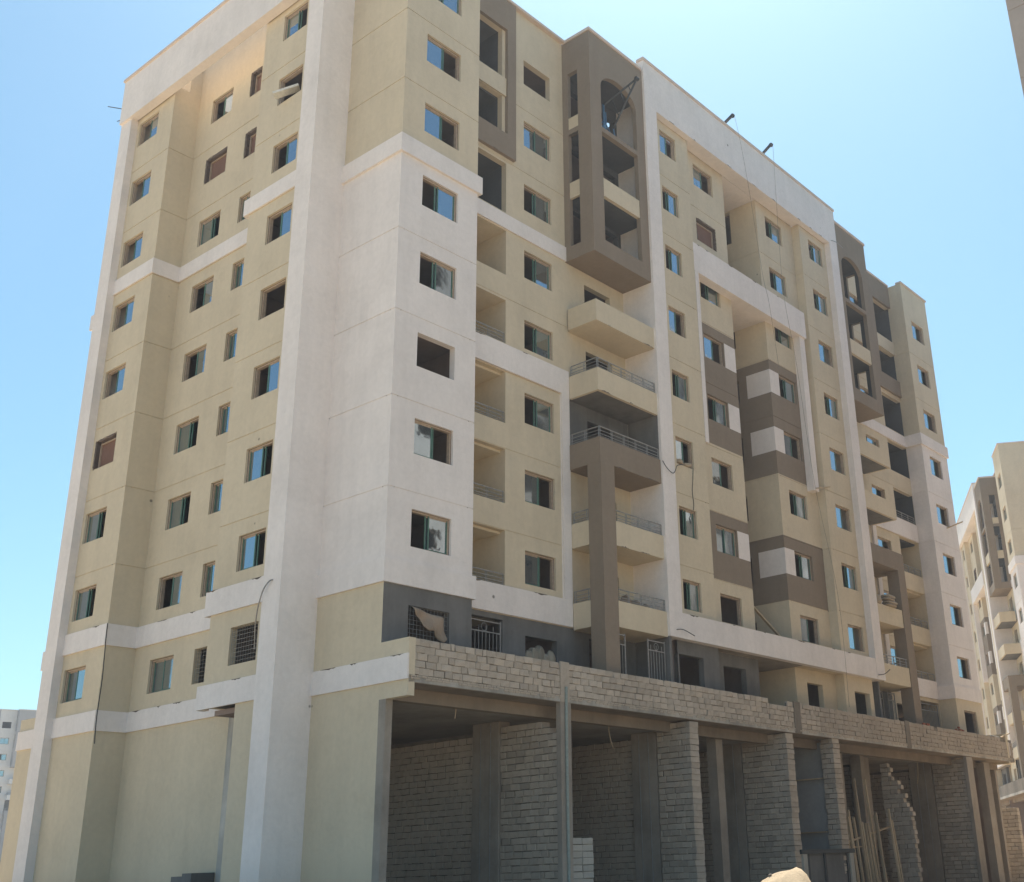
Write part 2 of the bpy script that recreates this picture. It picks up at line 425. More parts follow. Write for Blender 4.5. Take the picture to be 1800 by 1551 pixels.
    mb = MB(); bx(mb, -.3, .22, 4.0, 7.4, 33.3, 35.15, 'beige'); mb.build('wall', B)
    mb = MB(); bx(mb, -.3, .22, 14.0, 17.0, 33.3, 35.15, 'beige'); mb.build('wall', B)

# ---- front: loggia + bedroom strip + balcony strip (left set and its mirror)
railpieces = []
def railing(pts, z, h, parent, name='railing'):
    mb = MB()
    for a, b in zip(pts[:-1], pts[1:]):
        a = Vector((*a, 0)); b = Vector((*b, 0)); L = (b-a).length
        for hh, r in ((h, .026), (h*.66, .014), (h*.36, .014), (.07, .012)):
            mb.bar(a+Vector((0,0,z+hh)), b+Vector((0,0,z+hh)), r, 'steel')
        n = max(1, round(L/.75))
        for i in range(n+1):
            p = a+(b-a)*i/n
            for off in (-.035, .035):
                q = p + (b-a).normalized()*off
                mb.bar(q+Vector((0,0,z-.02)), q+Vector((0,0,z+h)), .013, 'steel')
    return mb.build(name, parent)

def strip(side):
    X = (lambda x: x) if side == 0 else (lambda x: S-x)
    def rng(a, b): return tuple(sorted((X(a), X(b))))
    def bx(mb, x0, x1, *a, **k): mb.box(*rng(x0, x1), *a, **k)
    fr = FR(1.0)
    # loggia openings  (storey -> z0, z1)
    LG = {2:(10.45,12.42), 3:(13.4,15.42), 4:(16.4,18.42), 5:(19.55,21.33), 6:(22.4,24.3), 7:(25.1,27.32), 8:(28.6,30.42), 9:(31.3,33.67)}
    holes = [(*rng(3.56, 6.05 if n < 8 else 5.8), a, b) for n, (a, b) in LG.items()]
    holes.append((*rng(3.6 if side else 4.35, 5.95), 6.5, 9.28))                       # storey 1 gate
    wx = rng(7.05, 8.65) if side == 0 else (34.97, 36.57)
    holes += winholes(*wx)
    dx = rng(10.6, 12.25)
    holes += [(*dx, J[n-1]-3+.1, J[n-1]-.66) for n in range(2, 7)] + [(*rng(9.85, 12.95), J[n-1]-3+.1, J[n-1]-.4) for n in range(7, 10)]
    holes += [(*rng(10.4, 12.5), 6.5, 9.2)]
    xa, xb = rng(3.56, 13.15)
    regs = []
    if side == 0: regs += [(xa-1, xb+1, 6, 9.46, 'cement'), (*rng(9.45, 13.2), 15.5, 18.33, 'cement')]
    else: regs += [(*rng(9.3, 13.2), 6, 9.4, 'cement')]
    regs += [(*rng(9.45, 13.2), 24.5, 36, 'cementshade')]
    regs += [(*rng(9.0, 9.5), 10, 18.45, 'white')]
    wall('wall', fr, xa, xb, 6.45, 35.15, 'beige', B, holes=holes, joints=[j for j in JT], regions=regs, ends='ud')
    codes = ['x','l','l','r','r','r','r','b','n0'] if side == 0 else ['x','l','l','l','l','m','l','l','l']
    sashcol(fr, *wx, codes)
    # white frame strips on this wall
    mb = MB(); yb = .999
    bx(mb, 3.68, 9.45, .93, yb, 24.36, 25.0, 'white'); mb.build('frame_band', B); mb = MB()
    bx(mb, 3.66, 9.45, .91, yb, 18.45, 19.47, 'white'); bx(mb, 9.02, 9.45, .91, yb, 10.45, 18.449, 'white')
    bx(mb, 3.68, 9.45, .915, yb, 9.48, 10.449, 'white')
    mb.build('frame_band', B)
    # taupe frame round the two top loggias
    wall('loggia_frame', FR(.85), *rng(3.56, 6.45), 27.58, 35.15, 'taupe', B, T=.149, holes=[(*rng(3.56, 5.97), 28.6, 33.67)], inner='taupe')
    mb = MB(); bx(mb, 3.57, 5.97, .93, .998, 30.43, 31.28, 'beige'); mb.build('loggia_parapet', B)
    # loggia rooms
    for n, (a, b) in LG.items():
        mt = 'beige' if n < 7 else 'cementshade'
        if side == 1 and n in (5, 6): mt = 'cementshade'
        xr = 6.05 if n < 8 else 5.8
        yd = 2.6 if mt == 'beige' else 4.6
        fl = J[n-1]-3+.02; mb = MB()
        bx(mb, xr, xr+.12, 1.25, yd, fl, b+.2, mt)                     # end wall
        bx(mb, 3.57, xr+.12, yd, yd+.12, fl, b+.2, mt)                   # back wall
        bx(mb, 3.57, xr+.12, 1.25, yd, b+.003, b+.16, mt)               # ceiling
        bx(mb, 3.57, xr+.12, 1.25, yd, fl-.12, fl, mt)                 # floor
        if mt != 'beige': bx(mb, 3.563, 3.58, 1.02, yd, fl, b+.002, mt)  # thin lining carries the shade-darkened cement over the return wall
        mb.box(*rng(4.1, 5.1), yd-.015, yd, fl, fl+2.1, 'framedark')
        lg = mb.build('loggia', B)
        if (side == 0 and 2 <= n <= 5) or (side == 1 and n <= 5):
            if n == 5 or side == 1 or True:
                r = railing([(rng(3.6, xr)[0], 1.06), (rng(3.6, xr)[1]-.03, 1.06)], a, .42, lg)
    # ---- oriel bay on storeys 7-9
    gx = rng(9.45, 13.15); op = rng(10.17, 12.6)
    gfr = FR(-.55)
    wall('bay_wall', gfr, *gx, 24.33, 35.1, 'taupe', B, T=.22, holes=[(*op, 25.08, 27.2), (*op, 27.2, 30.32), (*op, 30.54, 33.52)], inner='cementshade', ends='udlr')
    mb = MB()                                                            # arch spandrels
    cx = (op[0]+op[1])/2; hw = (op[1]-op[0])/2; zs_, zt_ = 32.62, 33.44; n = 14
    arc = [(cx-hw*math.cos(math.pi*i/n), zs_+(zt_-zs_)*math.sin(math.pi*i/n)) for i in range(n+1)]
    for i in range(n):
        (x0, z0), (x1, z1) = arc[i], arc[i+1]
        for y in (-.548, -.332): mb.face([(x0,y,z0),(x1,y,z1),(x1,y,33.53),(x0,y,33.53)], 'taupe')
        mb.face([(x0,-.548,z0),(x1,-.548,z1),(x1,-.332,z1),(x0,-.332,z0)], 'taupe')
    mb.build('arch', B)
    if side == 0: sfr, ex = LF(9.45), (-.33, 1.0)
    else: sfr, ex = RT(S-9.45), (-.33, 1.0)
    wall('bay_wall', sfr, *ex, 24.33, 35.1, 'taupe', B, T=.2, holes=[(.14, .70, 24.95, 27.2), (.14, .70, 27.2, 30.3), (.14, .70, 30.54, 33.4)], inner='cementshade', ends='ud')
    mb = MB()
    bx(mb, 9.651, 13.14, -.329, .999, 24.34, 24.6, 'taupe')
    mb.face([(gx[0]+.0, -.55, 24.328), (gx[1], -.55, 24.328), (gx[1], .999, 24.328), (gx[0], .999, 24.328)], 'taupe')
    mb.build('bay_soffit', B)
    pc('floor_slab', *rng(9.66, 13.14), -.49, .99, 30.33, 30.53, 'cementshade', B); pc('floor_slab', *rng(9.66, 13.14), -.32, .99, 27.2, 27.42, 'cementshade', B); pc('floor_slab', *rng(9.66, 13.14), -.32, .99, 33.55, 33.8, 'cementshade', B)
    pc('balcony_parapet', op[0]+.002, op[1]-.002, -.52, -.36, 27.2, 28.06, 'beige', B); pc('slab_edge', op[0]+.002, op[1]-.002, -.535, -.5, 30.335, 30.54, 'beige', B)
    pc('balcony_parapet', *rng(9.48, 9.6), .142, .698, 27.2, 27.95, 'beige', B); pc('balcony_parapet', *rng(9.48, 9.6), .142, .698, 30.3, 31.14, 'beige', B)
    # ---- projecting balconies storeys 2-6
    BZ = {2:(9.38,10.33), 3:(12.38,13.3), 4:(15.42,16.4), 5:(18.32,19.25), 6:(21.26,22.17)}
    for n, (a, b) in BZ.items():
        mt = 'taupe' if n == 4 else 'beige'
        e = .04 if n == 4 else 0
        mb = MB(); fz = a+.2; t = .13
        x0, x1 = 9.45-e, 13.148
        bx(mb, x0, x1, -.55-e, -.55-e+t, a, b, mt)
        bx(mb, x0, x0+t, -.55-e+t, .90, a, b, mt)
        bx(mb, x0+t, x1, -.55-e+t, .998, a, fz, 'cement' if (n == 5 or (side == 1 and n == 6)) else mt)
        bal = mb.build('balcony', B)
        if side == 0 and n <= 5:
            yy = -.55-e+.07; xx = X(9.45-e+.07)
            railing([(xx, .85), (xx, yy), (X(13.1), yy)], b, .44, bal)
        if side == 1 and n == 2:
            yy = -.48; railing([(X(13.1), yy), (X(9.6), yy), (X(9.6), .8)], b, .44, bal)
    mb = MB(); bx(mb, 9.42, 10.2, -.60, .05, 6.52, 15.43, 'taupe'); pst = mb.build('post', B)
    # soffit of storey-5 balcony raw grey on the left strip
    # lower gates under the first balcony
    for ga, gb in ((9.5, 9.0+.62), (10.26, 10.7), (12.05, 13.05)) if side == 0 else ((10.26, 11.0), (11.6, 12.9)):
        gate(rng(ga, gb), -.42 if side == 0 else .4, 6.6, 9.2)
    gate(rng(3.75 if side else 4.4, 5.9), 1.06, 6.52, 9.2)

def gate(xr, y, z0, z1, parent=None):
    mb = MB(); x0, x1 = xr; w_ = x1-x0
    for x in (x0, x1): mb.box(x-.025, x+.025, y-.02, y+.02, z0, z1, 'steel')
    for z in (z0+.05, z1-.4, z1-.05): mb.box(x0, x1, y-.018, y+.018, z-.02, z+.02, 'steel')
    n = max(2, round(w_/.16))
    for i in range(1, n):
        x = x0+w_*i/n; mb.bar((x, y, z0), (x, y, z1-.4+(.2 if i % 2 else 0)), .014, 'steel')
    if w_ > .5:
        k = 16; cx = (x0+x1)/2; cz = z1-.24; r = .13
        pts = [(cx+r*math.cos(2*math.pi*i/k), y, cz+r*math.sin(2*math.pi*i/k)) for i in range(k+1)]
        for a, b in zip(pts[:-1], pts[1:]): mb.bar(a, b, .012, 'steel', cap=False)
    return mb.build('gate_grille', B)
strip(0); strip(1)

# ---- centre part between the two tall fins
for x0, x1 in ((13.15, 14.0), (29.78, 30.63)):
    mb = MB(); mb.box(x0, x1, -.66, 1.3, 9.42, 35.7, 'white'); mb.build('pilaster', B)
pc('plaster_patch', 13.146, 13.149, -.54, .99, 15.5, 18.33, 'cement', B); pc('wall', 13.148, 13.3, -.60, .99, 6.5, 9.419, 'cement', B); pc('wall', 30.45, 30.6, -.3, .99, 6.5, 9.419, 'cement', B)
TP, WP = 'taupe', 'white'
fr4, fr5 = FR(-.33), FR(.13)
CEM = [(13, 23, 6, 9.42, 'cement')]
wall('wall', fr4, 14.0, 16.78, 6.45, 33.4, 'beige', B, holes=winholes(14.6, 15.82, range(2, 10))+[(14.1, 15.7, 7.0, 8.9)], joints=JT, regions=CEM, ends='ud')
wall('wall', RT(16.78), -.33, .13, 6.45, 33.4, 'beige', B, joints=JT, ends='ud')
wall('wall', LF(27.0), -.33, .13, 6.45, 33.4, 'beige', B, joints=JT, ends='ud')
wall('wall', fr5, 16.78, 20.4, 6.45, 35.0, 'beige', B, holes=winholes(17.85, 19.45, range(2, 10))+[(17.75, 19.4, 7.0, 8.9)], joints=JT, ends='udr',
     regions=CEM+[(16, 20.5, 18.55, 24.38, TP), (19.5, 20.5, 22.67, 23.9, WP), (19.5, 20.5, 19.67, 20.9, WP), (17.35, 20.5, 12.47, 15.42, TP), (19.5, 20.5, 13.68, 14.9, WP)])
wall('wall', fr5, 23.4, 27.0, 6.45, 35.0, 'beige', B, holes=winholes(24.27, 25.9, range(2, 10))+[(24.37, 25.75, 7.0, 8.85)], joints=JT, ends='ud',
     regions=[(23, 26.42, 18.5, 24.4, TP), (23, 24.26, 22.67, 23.88, WP), (23, 24.26, 19.67, 20.88, WP), (23, 27, 12.45, 15.5, TP), (23, 24.28, 13.68, 14.9, WP)])
wall('wall', fr4, 27.0, 29.78, 6.45, 33.4, 'beige', B, holes=winholes(27.9, 29.4, range(2, 10))+[(27.9, 29.4, 7.0, 8.72)], joints=JT, ends='ud')
sashcol(fr4, 14.6, 15.82, ['r','r','l','r','l','r','r','l'], floors=range(2, 10))
sashcol(fr5, 17.85, 19.45, ['n','b','l','r','l','r','q','l'], floors=range(2, 10))
sashcol(fr5, 24.27, 25.9, ['l','r','r','l','r','r','r','r'], floors=range(2, 10))
sashcol(fr4, 27.9, 29.4, ['l','r','l','l','r','l','r','r'], floors=range(2, 10))
slits = [(1.72, 2.45, J[8]-1.95, J[8]-.1)] + [(1.94, 2.5, J[n-1]-1.9, J[n-1]-.7) for n in (2,3,4,5,6,7)]
wall('wall', LF(23.4), .13, 3.6, 6.45, 35.0, 'beige', B, holes=slits, joints=JT, ends='ud',
     regions=[(0, 9, 18.5, 24.38, TP), (0, 1.47, 22.65, 23.87, WP), (0, 1.47, 19.66, 20.87, WP), (0, 9, 12.45, 15.5, TP), (0, 1.55, 13.68, 14.9, WP), (0, 9, 6, 9.42, 'beige')])
wall('wall', RT(20.4), .38, 3.6, 6.45, 35.0, 'beige', B, joints=JT, ends='ud', regions=[(0, 9, 18.5, 24.38, TP), (0, 9, 12.45, 15.5, TP)])
wall('wall', FR(3.6), 20.4, 23.4, 6.45, 35.0, 'beige', B, ends='ud', holes=[(21.4, 22.4, J[n-1]-2.0, J[n-1]-.6) for n in range(1, 10)])
mb = MB()
mb.box(16.76, 26.62, -.345, .128, 26.45, 27.92, 'white'); mb.box(20.41, 23.39, .128, 3.59, 26.45, 26.75, 'white')
mb.box(16.80, 17.07, -.338, .128, 18.22, 26.449, 'white'); mb.box(26.05, 26.55, -.25, .128, 18.2, 26.449, 'white')
mb.build('frame_band', B)
mb = MB(); mb.box(14.0, 29.78, -.655, -.35, 33.35, 35.7, 'white'); mb.box(14.0, 29.78, -.349, .10, 33.41, 33.75, 'white'); mb.box(20.41, 23.39, .129, 3.59, 33.41, 33.7, 'white'); mb.build('parapet_beam', B)
mb = MB(); mb.box(13.1, 30.68, -.71, -.3, 35.701, 35.84, 'pinkcap'); mb.build('coping', B)
mb = MB(); mb.box(14.001, 29.779, -.645, -.332, 9.42, 10.4, 'white'); mb.box(16.79, 20.41, -.331, .128, 9.425, 9.7, 'concrete'); mb.box(20.41, 23.39, -.331, 3.59, 9.425, 9.65, 'concrete'); mb.box(23.41, 26.99, -.331, .128, 9.425, 9.7, 'beige'); mb.build('frame_band', B)

# roof copings that follow the stepped roofline
def coping(segs):
    mb = MB()
    for x0, x1, y0, y1 in segs: mb.box(x0, x1, y0, y1, 35.151, 35.27, 'pinkcap')
    mb.build('coping', B)
coping([(-.06, 3.62, -.07, .31)]); coping([(S-3.62, S+.06, -.07, .31)])
coping([(-.06, .31, .31, 3.1)]); coping([(S-.31, S+.06, .31, 3.1)])
coping([(3.62, 9.44, .80, 1.3)]); coping([(34.34, S-3.62, .80, 1.3)])
def coping2(x0, x1):
    mb = MB(); mb.box(x0, x1, -.61, -.28, 35.101, 35.24, 'pinkcap'); mb.build('coping', B)
coping2(9.40, 13.09); coping2(30.69, 34.38)
mb = MB(); mb.box(9.40, 9.70, -.28, .95, 35.101, 35.24, 'pinkcap'); mb.build('coping', B)
mb = MB(); mb.box(34.08, 34.38, -.28, .95, 35.101, 35.24, 'pinkcap'); mb.build('coping', B)

# rear elevation
wall('wall', BK(DEP), 0, S, 6.45, 35.1, 'beige', B, joints=JT, ends='ud', holes=[h for k in range(9) for h in winholes(2+k*4.8, 3.6+k*4.8, range(2, 10))])
# inside: floors and roof, plus core walls added to block light through the building
for n in range(0, 10):
    z = 6.43+3*n
    mb = MB(); zt = z; zb = z-.16
    mb.box(.26, S-.26, 2.75, DEP-.26, zb, zt, 'interior')
    for a, b, y0 in ((.26, 3.3, .26), (6.2, 13.1, 1.26), (14.05, 20.1, .4), (23.66, 29.7, .4), (30.65, 37.5, 1.26), (S-3.3, S-.26, .26)):
        mb.box(a, b, y0, 2.749, zb, zt, 'interior')
    if n > 0 or True:
        for sx in (0, 1):
            for a, b, x0 in ((4.01, 7.1, -.68), (14.27, 16.94, -.68)):
                xx = sorted((x0, .259)) if sx == 0 else sorted((S-x0, S-.259))
                mb.box(*xx, a, b, zb, zt, 'interior')
    mb.build('floor_slab', B)
for c_ in ((5.2, 38.5, 6.5, 15.5), (3.9, 4.1, 4.8, 18), (9.4, 9.6, 1.3, 6.4), (16.9, 17.1, .5, 6.4), (13.3, 13.5, 1.31, 6.4), (30.2, 30.4, 1.31, 6.4), (34.2, 34.4, 1.3, 6.4), (26.9, 27.1, .5, 6.4), (39.7, 39.9, 4.8, 18), (.3, 3.85, 7.2, 7.4), (.3, 3.85, 13.9, 14.0)):
    pc('core_light_block', *c_, 6.44, 33.2, 'interior', B)

# ---- podium
PSL = .006                                                     # the deck falls slightly to the right
def zz(x): return -PSL*x
def pbox(mb, x0, x1, y0, y1, z0, z1, mat):
    p = []
    for z in (z0, z1):
        for x, y in ((x0,y0),(x1,y0),(x1,y1),(x0,y1)): p.append((x, y, z+zz(x)))
    for q in ((0,1,5,4),(1,2,6,5),(2,3,7,6),(3,0,4,7),(4,5,6,7),(3,2,1,0)): mb.face([p[i] for i in q], mat)
mb = MB(); pbox(mb, .03, 44.4, -1.20, -.32, 6.42, 6.62, 'slabedge'); mb.build('podium_slab', B); pc('ceiling', .26, S-.02, .01, 9.49, 6.05, 6.25, 'concrete', B)
mb = MB(); mb.box(44.0, 44.4, -1.2, 9, 6.15, 6.36, 'slabedge'); mb.build('podium_slab', B)
mb = MB(); pbox(mb, .26, 44.0, -.31, .0, 6.03, 6.41, 'formwork'); mb.build('podium_beam', B)
mb = MB(); pbox(mb, .26, 44.38, -1.19, -.311, 6.40, 6.416, 'formwork'); mb.build('soffit', B)
pc('wall', .26, S, 9.5, 9.7, GZ, 6.2, 'interior', B); pc('wall', S-.02, S+.2, .3, 9.49, GZ, 6.2, 'concrete', B)
# end closing column of the shop row
for c_ in ((41.0, 41.75, -.75, -.32), (16.7, 17.15, .02, .45), (27.3, 27.8, .6, 1.0), (29.9, 30.3, .8, 1.3)): pc('column', *c_, GZ, 6.03, 'concrete', B)

# block masonry --------------------------------------------------
BLK = {}
def blockmesh(l, t, h, var, mat='block'):
    var = var % 6; k = (round(l,3), round(t,3), round(h,3), var, mat)
    if k in BLK: return BLK[k]
    rr = random.Random(hash(k) & 0xffff)
    mb = MB(); c = .012
    def j(): return rr.uniform(-.012, .012)
    # chamfered block: front and back faces inset
    X_, Y_, Z_ = l/2, t/2, h/2
    o = [(-X_, -Z_), (X_, -Z_), (X_, Z_), (-X_, Z_)]
    fo = [(x+j(), -Y_+c, z+j()) for x, z in o]; bo = [(x+j(), Y_-c, z+j()) for x, z in o]
    fi = [(x*(1-c/X_)+j()*.5, -Y_+j(), z*(1-c/Z_)+j()*.5) for x, z in o]; bi = [(x*(1-c/X_), Y_+j(), z*(1-c/Z_)) for x, z in o]
    mb.face(fi, mat); mb.face(bi[::-1], mat)
    for i in range(4):
        n = (i+1) % 4
        mb.face([fo[i], fo[n], fi[n], fi[i]], mat); mb.face([bi[i], bi[n], bo[n], bo[i]], mat); mb.face([fo[n], fo[i], bo[i], bo[n]], mat)
    BLK[k] = mb.mesh('block'); return BLK[k]
CH, BL = .205, .405
def course_blocks(u0, u1, z0, z1, off=0, profile=None):
    "list of (centre u, centre z, length)"
    out = []; n = int((z1-z0)/CH)
    rr = random.Random(int(u0*100+z0*7)+off)
    for i in range(n):
        z = z0+CH*(i+.5); lo, hi = (u0, u1) if profile is None else profile(z)
        u = lo
        first = True
        while u < hi-.05:
            l = BL
            if first and i % 2: l = BL*.5
            l *= rr.uniform(.93, 1.06)
            if rr.random() < .09: l *= rr.choice((.45, .6, .75))
            first = False
            e = min(u+l, hi)
            if e-u > .07: out.append(((u+e)/2, z, e-u))
            u = e
    return out
def q5(l): return max(.08, round(l/.05)*.05)
# parapet of the podium: mortar core + blocks
PT = {'top': [(0, 18.9, 7.66), (18.9, 20.3, 7.45), (20.3, 44.4, 7.66)]}
mb = MB()
for a, b_, zt in PT['top']:
    pbox(mb, max(a, .03), b_, -1.142, -1.06, 6.62, zt-.05, 'mortar')
par = mb.build('block_parapet', B)
cand = []
for a, b_, zt in ((.26, 18.9, 7.66), (18.9, 20.3, 7.46), (20.3, 44.4, 7.66)):
    for u, z, l in course_blocks(a if a > .3 else .03, b_, 6.635, zt+.03): cand.append((u, z, l))
cand.sort(key=lambda c: c[0])
rest = MB()
for i, (u, z, l) in enumerate(cand):
    me = blockmesh(q5(l)-.016, .15, CH-.014, random.randrange(6))
    lz = z+zz(u)+random.uniform(-.004, .004); ly = -1.105+random.uniform(-.018, .014)
    if u > 31 and z > 7.45 and random.random() < .12: continue
    if i < 300:
        o = link('block', me, par); o.location = (u, ly, lz); o.rotation_euler = (0, random.uniform(-.006, .006)+PSL, random.uniform(-.01, .01))
    else:
        off = Vector((u, ly, lz))
        for p in me.polygons: rest.face([me.vertices[k].co+off for k in p.vertices], 'block')
rest.build('block', par, 'stuff')
# thin levelling courses of small bricks under the blocks (patchy) and brick stiffeners
mb = MB(); rr = random.Random(3)
for c in range(2):
    x = .1
    while x < 44:
        l = rr.choice((.11, .2, .22))
        if not (c == 0 and rr.random() < .25):
            z = 6.5+.062*c+zz(x); y = -1.215-rr.uniform(0, .012)
            mb.box(x, x+l-.014, y, -1.19, z+.004, z+.054, 'block')
        x += l
mb.build('brick_course', par, 'stuff')
for xs, wd in ((6.55, .42), (21.0, .5), (31.2, .45)):
    mb = MB(); pbox(mb, xs-wd/2, xs+wd/2, -1.225, -1.18, 6.42, 7.69, 'mortar' if xs > 20 else 'block'); mb.build('stiffener', B)

# shop partitions: each a raw masonry wall of its own
def partition(label, x0, x1, ya, yb, ztop, profile=None, colseg=None, deep=None, full=True, grp='raw block partition walls of the shops'):
    t = thing('block_wall', label, 'wall', ((x0+x1)/2, ya, GZ), 0, grp)
    ox, oy, oz = (x0+x1)/2, ya, GZ
    th = x1-x0
    mb = MB(); pr = profile or (lambda z: (ya, yb))
    n = int((ztop-GZ)/CH)
    for i in range(n):
        z = GZ+CH*i; lo, hi = pr(z+CH/2)
        mb.box(x0+.045-ox, x1-.045-ox, lo+.045-oy, hi-.03-oy, z-oz, z+CH-(.04 if i == n-1 else 0)-oz, 'mortar', skip='+z' if i < n-1 else '')
    mb.build('mortar_core', t)
    for u, z, l in course_blocks(ya, yb, GZ, ztop, int(x0*10), profile):
        me = blockmesh(q5(l)-.018, th, CH-.02, random.randrange(6))
        o = link('block', me, t); o.location = (random.uniform(-.022, .022), u-oy, z-oz+random.uniform(-.006, .006))
        o.rotation_euler = (0, 0, math.pi/2+random.uniform(-.012, .012))
    return t
def deepwall(x0, x1, ya, yb, ztop, colr):
    "back part of a partition in the dark of a shop: concrete column + joined masonry"
    mb = MB(); mb.box(x0-.1, x1+.1, colr[0], colr[1], GZ, 6.04, 'concrete'); mb.build('column', B)
    for q in (.3, .68):
        yq = colr[0]+(colr[1]-colr[0])*q; mb = MB(); mb.bar((x0-.115, yq, GZ), (x0-.115, yq, 6.0), .014, 'steel'); mb.build('conduit', B)
    mb = MB(); mb.box(x0+.04, x1-.04, ya+.02, yb, GZ, ztop-.04, 'mortar'); cw = mb.build('wall', B)
    mb = MB()
    for u, z, l in course_blocks(ya, yb, GZ, ztop, int(x0*10)+5):
        me = blockmesh(q5(l)-.03, x1-x0, CH-.02, random.randrange(6))
        R = Matrix.Translation(((x0+x1)/2+random.uniform(-.008, .008), u, z)) @ Matrix.Rotation(math.pi/2, 4, 'Z')
        for p in me.polygons: mb.face([R @ me.vertices[k].co for k in p.vertices], 'block')
    mb.build('block', cw, 'stuff')
def pr1(z):
    top = 6.02
    cut = 0 if z < 5.45 else (z-5.45)/CH//1*.33+.33
    return (-1.0+cut, 1.5)
partition('raw block shop partition with stepped top beside the green drain pipe, nearest corner column', 6.38, 6.80, -1.0, 1.5, 6.0, pr1)
mb = MB(); mb.box(6.34, 6.84, -1.2, -1.01, GZ, 6.41, 'concrete'); mb.build('column', B)
deepwall(6.42, 6.72, 2.75, 9.4, 5.8, (1.52, 2.74))
partition('raw block shop partition, second from the building corner, beside the tall pale block stack', 13.35, 13.88, -1.18, .35, 6.33)
deepwall(13.45, 13.75, 1.6, 9.4, 5.9, (.4, 1.55))
partition('raw block shop partition with a dark knocked hole left of the grey plastered bay', 20.0, 20.55, -1.18, 1.0, 6.28)
deepwall(20.1, 20.5, 2.4, 9.4, 5.9, (1.05, 2.35))
partition('narrow raw block pier right of the grey plastered bay', 23.8, 24.4, -1.18, -.55, 6.26)
def pr5(z):
    jag = [.0, .12, .03, .16, -.04, .1][int(z/CH) % 6]
    lo = -.05 if z > 4.75 else (-.45 if z > 4.15 else (-.68 if z > 3.5 else -.92))
    return (lo+jag*(1.0 if z > 3.3 else .35), .52)
partition('broken raw block wall with a stepped jagged edge beside the timber poles', 31.3, 31.6, -.96, .52, 5.75, pr5)
deepwall(31.35, 31.6, 2.2, 9.4, 5.8, (1.3, 2.1))
partition('raw block shop partition with a pale concrete edge, last before the open end bay', 37.8, 38.25, -.98, .8, 6.1)
deepwall(37.85, 38.15, 2.2, 9.4, 5.8, (.85, 2.1))
mb = MB(); mb.box(37.75, 38.5, -1.19, -1.0, GZ, 6.15, 'concrete'); mb.build('column', B)
# side block screen beyond the podium end
partition('low raw block wall standing beyond the right end of the shops', 45.2, 45.6, -.6, 1.6, 4.0)
# grey plastered bay
wall('wall', LF(23.98), -.55, 6, GZ, 6.15, 'greyplaster', B, T=.3, ends='ud')

# window grilles of the first storey
def grille(fr, u0, u1, z0, z1, d=.08, step=.14):
    mb = MB(); P = fr[2]; n = round((u1-u0)/step); k = round((z1-z0)/step)
    for i in range(n+1): u = u0+(u1-u0)*i/n; mb.bar(P(u, z0, d), P(u, z1, d), .0065, 'steel', 4)
    for i in range(k+1): z = z0+(z1-z0)*i/k; mb.bar(P(u0, z, d+.02), P(u1, z, d+.02), .0065, 'steel', 4)
    return mb.build('window_grille', B)
grille(FR(0), .97, 2.62, *wz(1)); grille(LF(-.95), 4.72, 6.2, *wz(1)); grille(LF(.22), 9.35, 10.1, *wz(1))
# cross wall of blocks inside the first shop
pc('wall', .27, 2.88, 5.61, 5.77, GZ, 3.66, 'mortar', B)
mb = MB()
for u, z, l in course_blocks(.3, 2.9, GZ, 3.75, 77):
    me = blockmesh(q5(l)-.03, .24, CH-.02, random.randrange(6))
    for p in me.polygons: mb.face([me.vertices[k].co+Vector((u, 5.69, z)) for k in p.vertices], 'block')
mb.build('block', B, 'stuff')

# ------------------------------------------------------------------ neighbouring blocks: copies of the finished tower
SKIP = {'block', 'brick_course', 'stiffener', 'mortar_core', 'gate_grille', 'core_light_block'}
def copy_building(label, loc, rz, parts=True, wins=True):
    r = bpy.data.objects.new('apartment_building', None); col.objects.link(r)
    r.location = loc; r.rotation_euler = (0, 0, rz); tag(r, label, 'building', 'apartment blocks of the estate')
    for ch in list(B.children):
        base = ch.name.split('.')[0]
        if base in SKIP or (base == 'window' and not wins): continue
        c = ch.copy(); col.objects.link(c); c.parent = r
        for g in ch.children:
            if g.name.split('.')[0] in SKIP or (not parts): continue
            d = g.copy(); col.objects.link(d); d.parent = c
    return r
TH2 = math.radians(209.5)
c2 = Vector((74.1, 7.35))
copy_building('beige and white apartment block with taupe balcony bay at the right edge of the photo', (c2.x-S*math.cos(TH2), c2.y-S*math.sin(TH2), 0), TH2)
fl = copy_building('distant pale grey apartment block low on the left behind the main building', (75.1, 212.3, -.5), math.radians(-12))
for o in fl.children_recursive:
    for sl_ in o.material_slots:
        n_ = {'beige': 'farwhite', 'white': 'farwhite', 'taupe': 'fargrey', 'pinkcap': 'farwhite'}.get(sl_.material.name if sl_.material else '')
        if n_: sl_.link = 'OBJECT'; sl_.material = MATS[n_]
rb = copy_building('rose beige apartment block across the street, only its corner at the top right', (14.6+S, -16.43, 0), math.pi, parts=False)
for o in rb.children_recursive:
    for sl_ in o.material_slots:
        if sl_.material and sl_.material.name == 'beige': sl_.link = 'OBJECT'; sl_.material = MATS['wallrose']

# ------------------------------------------------------------------ ground
mb = MB(); mb.face([(-2500,-2500,GZ),(2500,-2500,GZ),(2500,2500,GZ),(-2500,2500,GZ)], 'sand'); mb.build('ground', None, 'structure')

